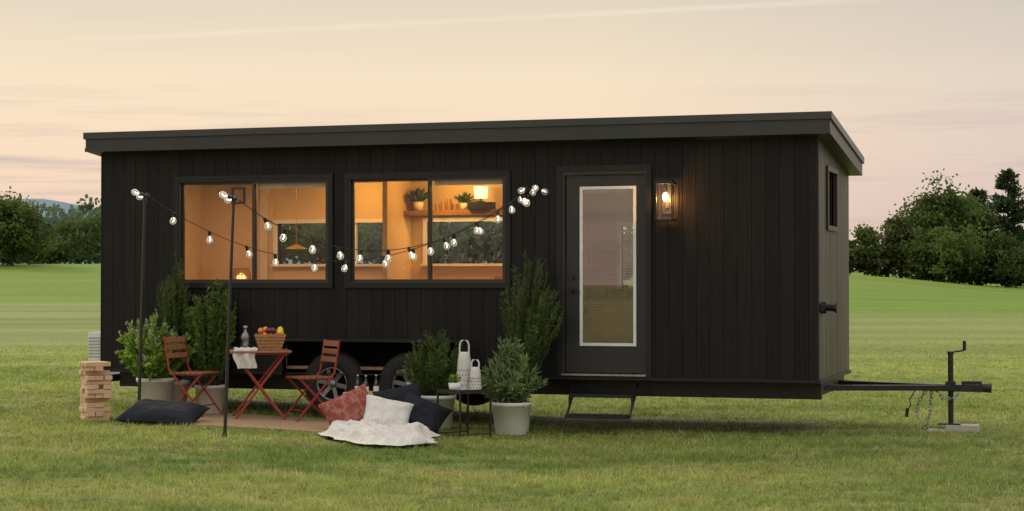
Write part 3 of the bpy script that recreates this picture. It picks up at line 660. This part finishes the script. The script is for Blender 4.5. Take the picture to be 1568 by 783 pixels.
# ------------------------------------------------------------ cushions
def fabric(name,c1,c2,scale=60,rough=.9): return mat(name,c1,c2,rough=rough,scale=scale,bump=.3,spec=.15)
def pillow(name,mt,loc,w_,h_,t,rot,seed=0):
    e=empty(name,loc); e.rotation_euler=rot; m=MB(); r=random.Random(seed); ph=[r.random()*6 for _ in range(6)]
    def side(sg):
        def f(u,v):
            a=u*2-1;b=v*2-1
            px=a*(1-.10*(1-b*b)*abs(a)**2*1.0); py=b*(1-.10*(1-a*a)*abs(b)**2)
            th=t*.5*((1-a**4)*(1-b**4))**.6*(1-.12*math.sin(a*4+ph[0])*math.cos(b*3+ph[1]))
            ed=(1-a**4)*(1-b**4)
            th+=.018*noise.noise(Vector((a*3+seed*9,b*3,sg)))*ed+.012*math.sin(math.atan2(b,a)*9+ph[2])*max(0,abs(a)+abs(b)-.7)*ed
            return (px*w_/2,py*h_/2,sg*max(th,0))
        return f
    m.grid(side(1),28,28); m.grid(side(-1),28,28); m.obj('cover',[mt],e)
M_navy=fabric('dark_linen',(.014,.016,.022),(.026,.028,.036))
M_wht=fabric('white_linen',(.66,.62,.57),(.56,.52,.47),30)
M_redf,nt_,b_=newmat('red_pattern'); NN=nt_.nodes; LL=nt_.links; tcn=NN.new('ShaderNodeTexCoord'); mpn=NN.new('ShaderNodeMapping'); mpn.inputs['Scale'].default_value=(1,.6,.5); mpn.inputs['Rotation'].default_value=(0,0,.6); LL.new(tcn.outputs['Object'],mpn.inputs[0])
vo=NN.new('ShaderNodeTexVoronoi'); vo.inputs['Scale'].default_value=24; vo.distance='MANHATTAN'; LL.new(mpn.outputs[0],vo.inputs[0])
cr_=NN.new('ShaderNodeValToRGB'); cr_.color_ramp.interpolation='CONSTANT'; ee=cr_.color_ramp.elements; ee[0].color=(.27,.15,.11,1); ee[1].position=.16; ee[1].color=(.10,.05,.06,1); q=ee.new(.30); q.color=(.26,.05,.034,1); q=ee.new(.85); q.color=(.28,.12,.085,1)
LL.new(vo.outputs[0],cr_.inputs[0]); LL.new(cr_.outputs[0],b_.inputs['Base Color']); b_.inputs['Roughness'].default_value=.9
R=math.radians
pillow('dark_cushion',M_navy,(-3.52,18.35,gz(-3.52,18.35)+.10),.82,.55,.19,(R(14),R(3),R(-10)),1)
pillow('patterned_cushion',M_redf,(-1.59,17.85,gz(-1.57,17.85)+.21),.52,.44,.17,(R(58),R(-24),R(12)),2)
pillow('white_cushion',M_wht,(-1.22,17.72,gz(-1.2,17.7)+.19),.48,.42,.17,(R(50),R(12),R(4)),3)
pillow('dark_cushion',M_navy,(-.91,18.05,gz(-.9,18)+.17),.52,.44,.17,(R(48),R(20),R(-14)),4)
pillow('dark_cushion',M_navy,(-1.13,18.35,gz(-1.15,18.35)+.26),.5,.42,.16,(R(62),R(-12),R(5)),5)
e=empty('throw_blanket'); m=MB()
def bl(u,v):
    ua=u*2-1; va=v*2-1
    x=-1.80+1.10*u; y=16.45+1.35*v
    x+=.06*math.sin(v*7+1)+.02*math.sin(v*17)-ua*.10*va*va; y+=.16*math.sin(u*5+2)+.03*math.sin(u*13)-va*.14*ua*ua-.05*ua
    nn=noise.noise(Vector((x*4.0,y*2.5,1)))
    ridge=1-abs(noise.noise(Vector((x*3.2+y*2.2,y*1.4-x,7))))*3.5
    ridge2=1-abs(noise.noise(Vector((x*6-y*2,y*2+x*2,17))))*4
    edge=min(u,1-u,v,1-v)*7; edge=min(1,max(0,edge)); edge=edge*edge*(3-2*edge)
    return (x,y,gz(x,y)+.026+max(0,.03*nn+.065*max(ridge,0)+.03*max(ridge2,0)+.01)*(.15+.85*edge)+.05*v*edge)
m.grid(bl,110,110); m.obj('cloth',[M_wht],e)
e=empty('jute_rug',tuple(TO),TR); m=MB()
def rg(sg):
    def f(u,v):
        x=RUG[0]+(RUG[1]-RUG[0])*u; y=RUG[2]+(RUG[3]-RUG[2])*v; p=T(x,y); return (x,y,gz(p.x,p.y)+(.022 if sg else .0))
    return f
m.grid(rg(1),30,12)
for (u0,u1,v0,v1) in ((0,1,0,0),(0,0,0,1),(1,1,0,1)):
    m.grid(lambda s,q:(lambda a,b:(a[0],a[1],a[2]*(1-q)+b[2]*q))(rg(1)(u0+(u1-u0)*s,v0+(v1-v0)*s),rg(0)(u0+(u1-u0)*s,v0+(v1-v0)*s)),20,1)
M_rug,nt_,b_=newmat('jute'); NN=nt_.nodes; LL=nt_.links; tcn=NN.new('ShaderNodeTexCoord'); wv=NN.new('ShaderNodeTexWave'); wv.inputs['Scale'].default_value=7; wv.inputs['Distortion'].default_value=2.5; wv.inputs['Detail Scale'].default_value=6; wv.bands_direction='Y'; LL.new(tcn.outputs['Object'],wv.inputs[0])
mxx=NN.new('ShaderNodeMix'); mxx.data_type='RGBA'; mxx.inputs[6].default_value=(.46,.30,.17,1); mxx.inputs[7].default_value=(.24,.14,.07,1); LL.new(wv.outputs[0],mxx.inputs[0]); LL.new(mxx.outputs[2],b_.inputs['Base Color']); b_.inputs['Roughness'].default_value=.95
m.obj('weave',[M_rug],e)

# ------------------------------------------------------------ furniture
def chair(x,y,rz):
    e=empty('folding_chair',(x,y,gz(x,y)+.02),rz); m=MB(); m.m=0; hw=.20
    for s in(-1,1):
        q=s*hw; q2=s*(hw-.025)
        m.bar((-.255,q,.84),(-.20,q,.50),.022,.012,up=(0,1,0)); m.bar((-.20,q,.50),(.22,q,0),.022,.012,up=(0,1,0))
        m.bar((.17,q2,.44),(-.26,q2,0),.022,.012,up=(0,1,0)); m.bar((-.2,q2,.435),(.19,q2,.435),.012,.02,up=(0,1,0))
    m.bar((.13,-hw,.11),(.13,hw,.11),.014,.014); m.bar((-.17,-hw+.02,.09),(-.17,hw-.02,.09),.014,.014)
    m.m=1
    for i in range(6): m.cb((-.165+i*.066,0,.452),(.052,.41,.018))
    for z,x_ in ((.80,-.242),(.72,-.228),(.635,-.212)): m.cb((x_-.006,0,z),(.016,.41,.055 if z<.79 else .06),Matrix.Rotation(R(-10),4,'Y'))
    m.obj('frame_and_slats',[M_red,M_slatw],e,.003)
chair(-3.36,19.28,R(-20)); chair(-2.12,19.02,R(180+28))
tx,ty=-2.66,19.1; tz=gz(tx,ty)+.02
e=empty('folding_table',(tx,ty,tz),R(12)); m=MB(); m.m=1
for i in range(8): m.cb((0,-.27+i*.077,.705),(.64,.066,.02))
m.m=0; 
for s in(-1,1):
    m.b(-.30,.30,s*.22-.01,s*.22+.01,.672,.693)
    m.bar((-.26,s*.22,.68),(.26,s*.24,0),.024,.014,up=(0,1,0)); m.bar((.26,s*.20,.68),(-.26,s*.22,0),.024,.014,up=(0,1,0))
for x_,z_ in ((.22,.06),(-.22,.06),(.1,.45)): m.bar((x_,-.23,z_),(x_,.23,z_),.016,.016)
m.obj('table_frame',[M_red,M_slatw],e,.003)
ztop=tz+.715
e=empty('fruit_basket',(tx+.12,ty-.02,ztop+.003),R(12)); m=MB(); m.m=0
for k in range(5):
    a=.105+.010*k; z0=k*.034; m.b(-a-.012,a+.012,-a*.8-.006,-a*.8+.004,z0,z0+.03); m.b(-a-.012,a+.012,a*.8-.004,a*.8+.006,z0,z0+.03); m.b(-a-.012,-a-.002,-a*.8+.004,a*.8-.004,z0,z0+.03); m.b(a+.002,a+.012,-a*.8+.004,a*.8-.004,z0,z0+.03)
m.b(-.1,.1,-.08,.08,0,.006)
r=random.Random(2); fr=[mat('orange_skin',(.75,.25,.02),rough=.4,scale=60,bump=.2),mat('lemon_skin',(.8,.55,.05),rough=.4),mat('apple_red',(.45,.03,.02),(.6,.15,.03),rough=.3),mat('plum_skin',(.10,.02,.05),rough=.3)]
for i in range(24):
    m.m=1+r.choice([0,0,1,1,2,2,3,3]); m.sph((r.uniform(-.11,.11),r.uniform(-.085,.085),.135+.03*(i%3)+r.uniform(0,.02)),.032,12)
m.obj('basket_and_fruit',[mat('basket_wicker',(.40,.19,.07),(.28,.12,.05),scale=40,bump=.5)]+fr,e)
def bottle(name,x,y,z,r_,h,gm,label=None,cap=None):
    e=empty(name,(x,y,z)); m=MB(); m.m=0; m.lathe([(.001,0),(r_,0),(r_,h*.55),(r_*.85,h*.65),(r_*.38,h*.78),(r_*.36,h*.97),(r_*.42,h),(.001,h)],n=20)
    m.m=1; m.lathe([(r_*.45,h*.95),(r_*.45,h*1.03),(.001,h*1.03)],n=12)
    if label: m.m=2; m.lathe([(r_*1.02,h*.15),(r_*1.02,h*.45)],n=20)
    m.obj('glass',[gm,cap or M_alu,label or M_white],e)
M_clr=glassmat('clear_glass',(.75,.82,.80),1.6,.02,.12)
bottle('water_bottle',tx-.13,ty-.06,ztop+.003,.052,.245,M_clr)
M_dkg=mat('dark_bottle_glass',(.01,.018,.010),rough=.08,spec=.8)
e=empty('tea_towel',(tx-.10,ty-.28,ztop),R(12)); m=MB()
def nk(u,v):
    x=-.12+.24*u+.02*math.sin(v*8); s=v*.5-.18
    if s<0: y=-s; z=.02+.015*abs(math.sin(u*12+v*5))
    else: y=-.035-.02*math.sin(u*11+1)*min(1,s*8); z=.02-s*.62
    return (x*(1-.25*max(0,s)*2),y,z)
m.grid(nk,24,24); m.obj('cloth',[M_wht],e)
lx_,ly_=-1.46,18.85; lz=gz(lx_,ly_)
e=empty('wooden_tray_table',(lx_,ly_,lz),R(-15)); m=MB()
m.b(-.25,.25,-.17,.17,.30,.318); 
for a,b in (((-.25,-.17),(.25,-.155)),((-.25,.155),(.25,.17)),((-.25,-.155),(-.235,.155)),((.235,-.155),(.25,.155))): m.b(a[0],b[0],a[1],b[1],.318,.35)
for s in(-1,1):
    for q in(-1,1): m.bar((s*.2,q*.13,0),(s*.2,q*.13,.30),.03,.03)
m.obj('tray',[M_blk],e,.003)
for i,(dx,dy) in enumerate(((-.14,.02),(-.05,-.05),(.05,.03))): bottle('beer_bottle',lx_+dx,ly_+dy,lz+.321,.03,.2,M_dkg,M_white)
sx_,sy_=-.47,17.85; sz_=gz(sx_,sy_)
e=empty('side_table',(sx_,sy_,sz_),R(38)); m=MB(); q=.185
m.b(-q,q,-q,q,.445,.452); m.b(-q-.008,q+.008,-q-.008,-q,.435,.475); m.b(-q-.008,q+.008,q,q+.008,.435,.475); m.b(-q-.008,-q,-q,q,.435,.475); m.b(q,q+.008,-q,q,.435,.475)
for a in(-1,1):
    for b in(-1,1): m.b(a*q-.008,a*q+.008,b*q-.008,b*q+.008,0,.435)
for a in(-1,1): m.b(-q+.008,q-.008,a*q-.006,a*q+.006,.03,.042)
m.obj('table_frame',[M_steel],e)
M_lan=mat('lantern_enamel',(.56,.54,.50),(.48,.47,.44),rough=.4)
def lantern(x,y,z,r_,h):
    e=empty('white_lantern',(x,y,z)); m=MB(); m.m=0
    hb=h*.76
    m.lathe([(.001,0),(r_,0),(r_,.012),(r_*.97,.014),(r_*.90,hb*.45),(r_*.78,hb*.80),(r_*.66,hb*.95),(r_*.52,hb),(.001,hb)],n=28)
    m.tube([(-r_*.55,0,hb*.97),(-r_*.55,0,h*.9),(-r_*.35,0,h*.975),(0,0,h),(r_*.35,0,h*.975),(r_*.55,0,h*.9),(r_*.55,0,hb*.97)],.009,8)
    m.m=1
    for j in range(4):
        for k in range(14):
            a=k*2*math.pi/14+j*.22; zz=hb*(.15+.13*j); rr_=r_*(.97-.14*zz/hb/1.0)*.99; m.cb((rr_*math.cos(a),rr_*math.sin(a),zz),(.006,.007,.016),Matrix.Rotation(a,4,'Z'))
    m.obj('body',[M_lan,mat('lantern_hole',(.12,.11,.10))],e)
lantern(sx_+.0,sy_+.06,sz_+.453,.082,.50); lantern(sx_+.11,sy_-.04,sz_+.453,.066,.31)
px,py=sx_-.09,sy_-.10; e=empty('potted_herb',(px,py,sz_+.453)); m=MB(); m.lathe([(.001,0),(.05,0),(.062,.085),(.054,.085),(.05,.07),(.001,.07)],n=20); m.obj('pot',[M_pot],e)
tuft('leaves',(0,0,.08),.07,160,M_mint,e,.035,.018,5,.9)
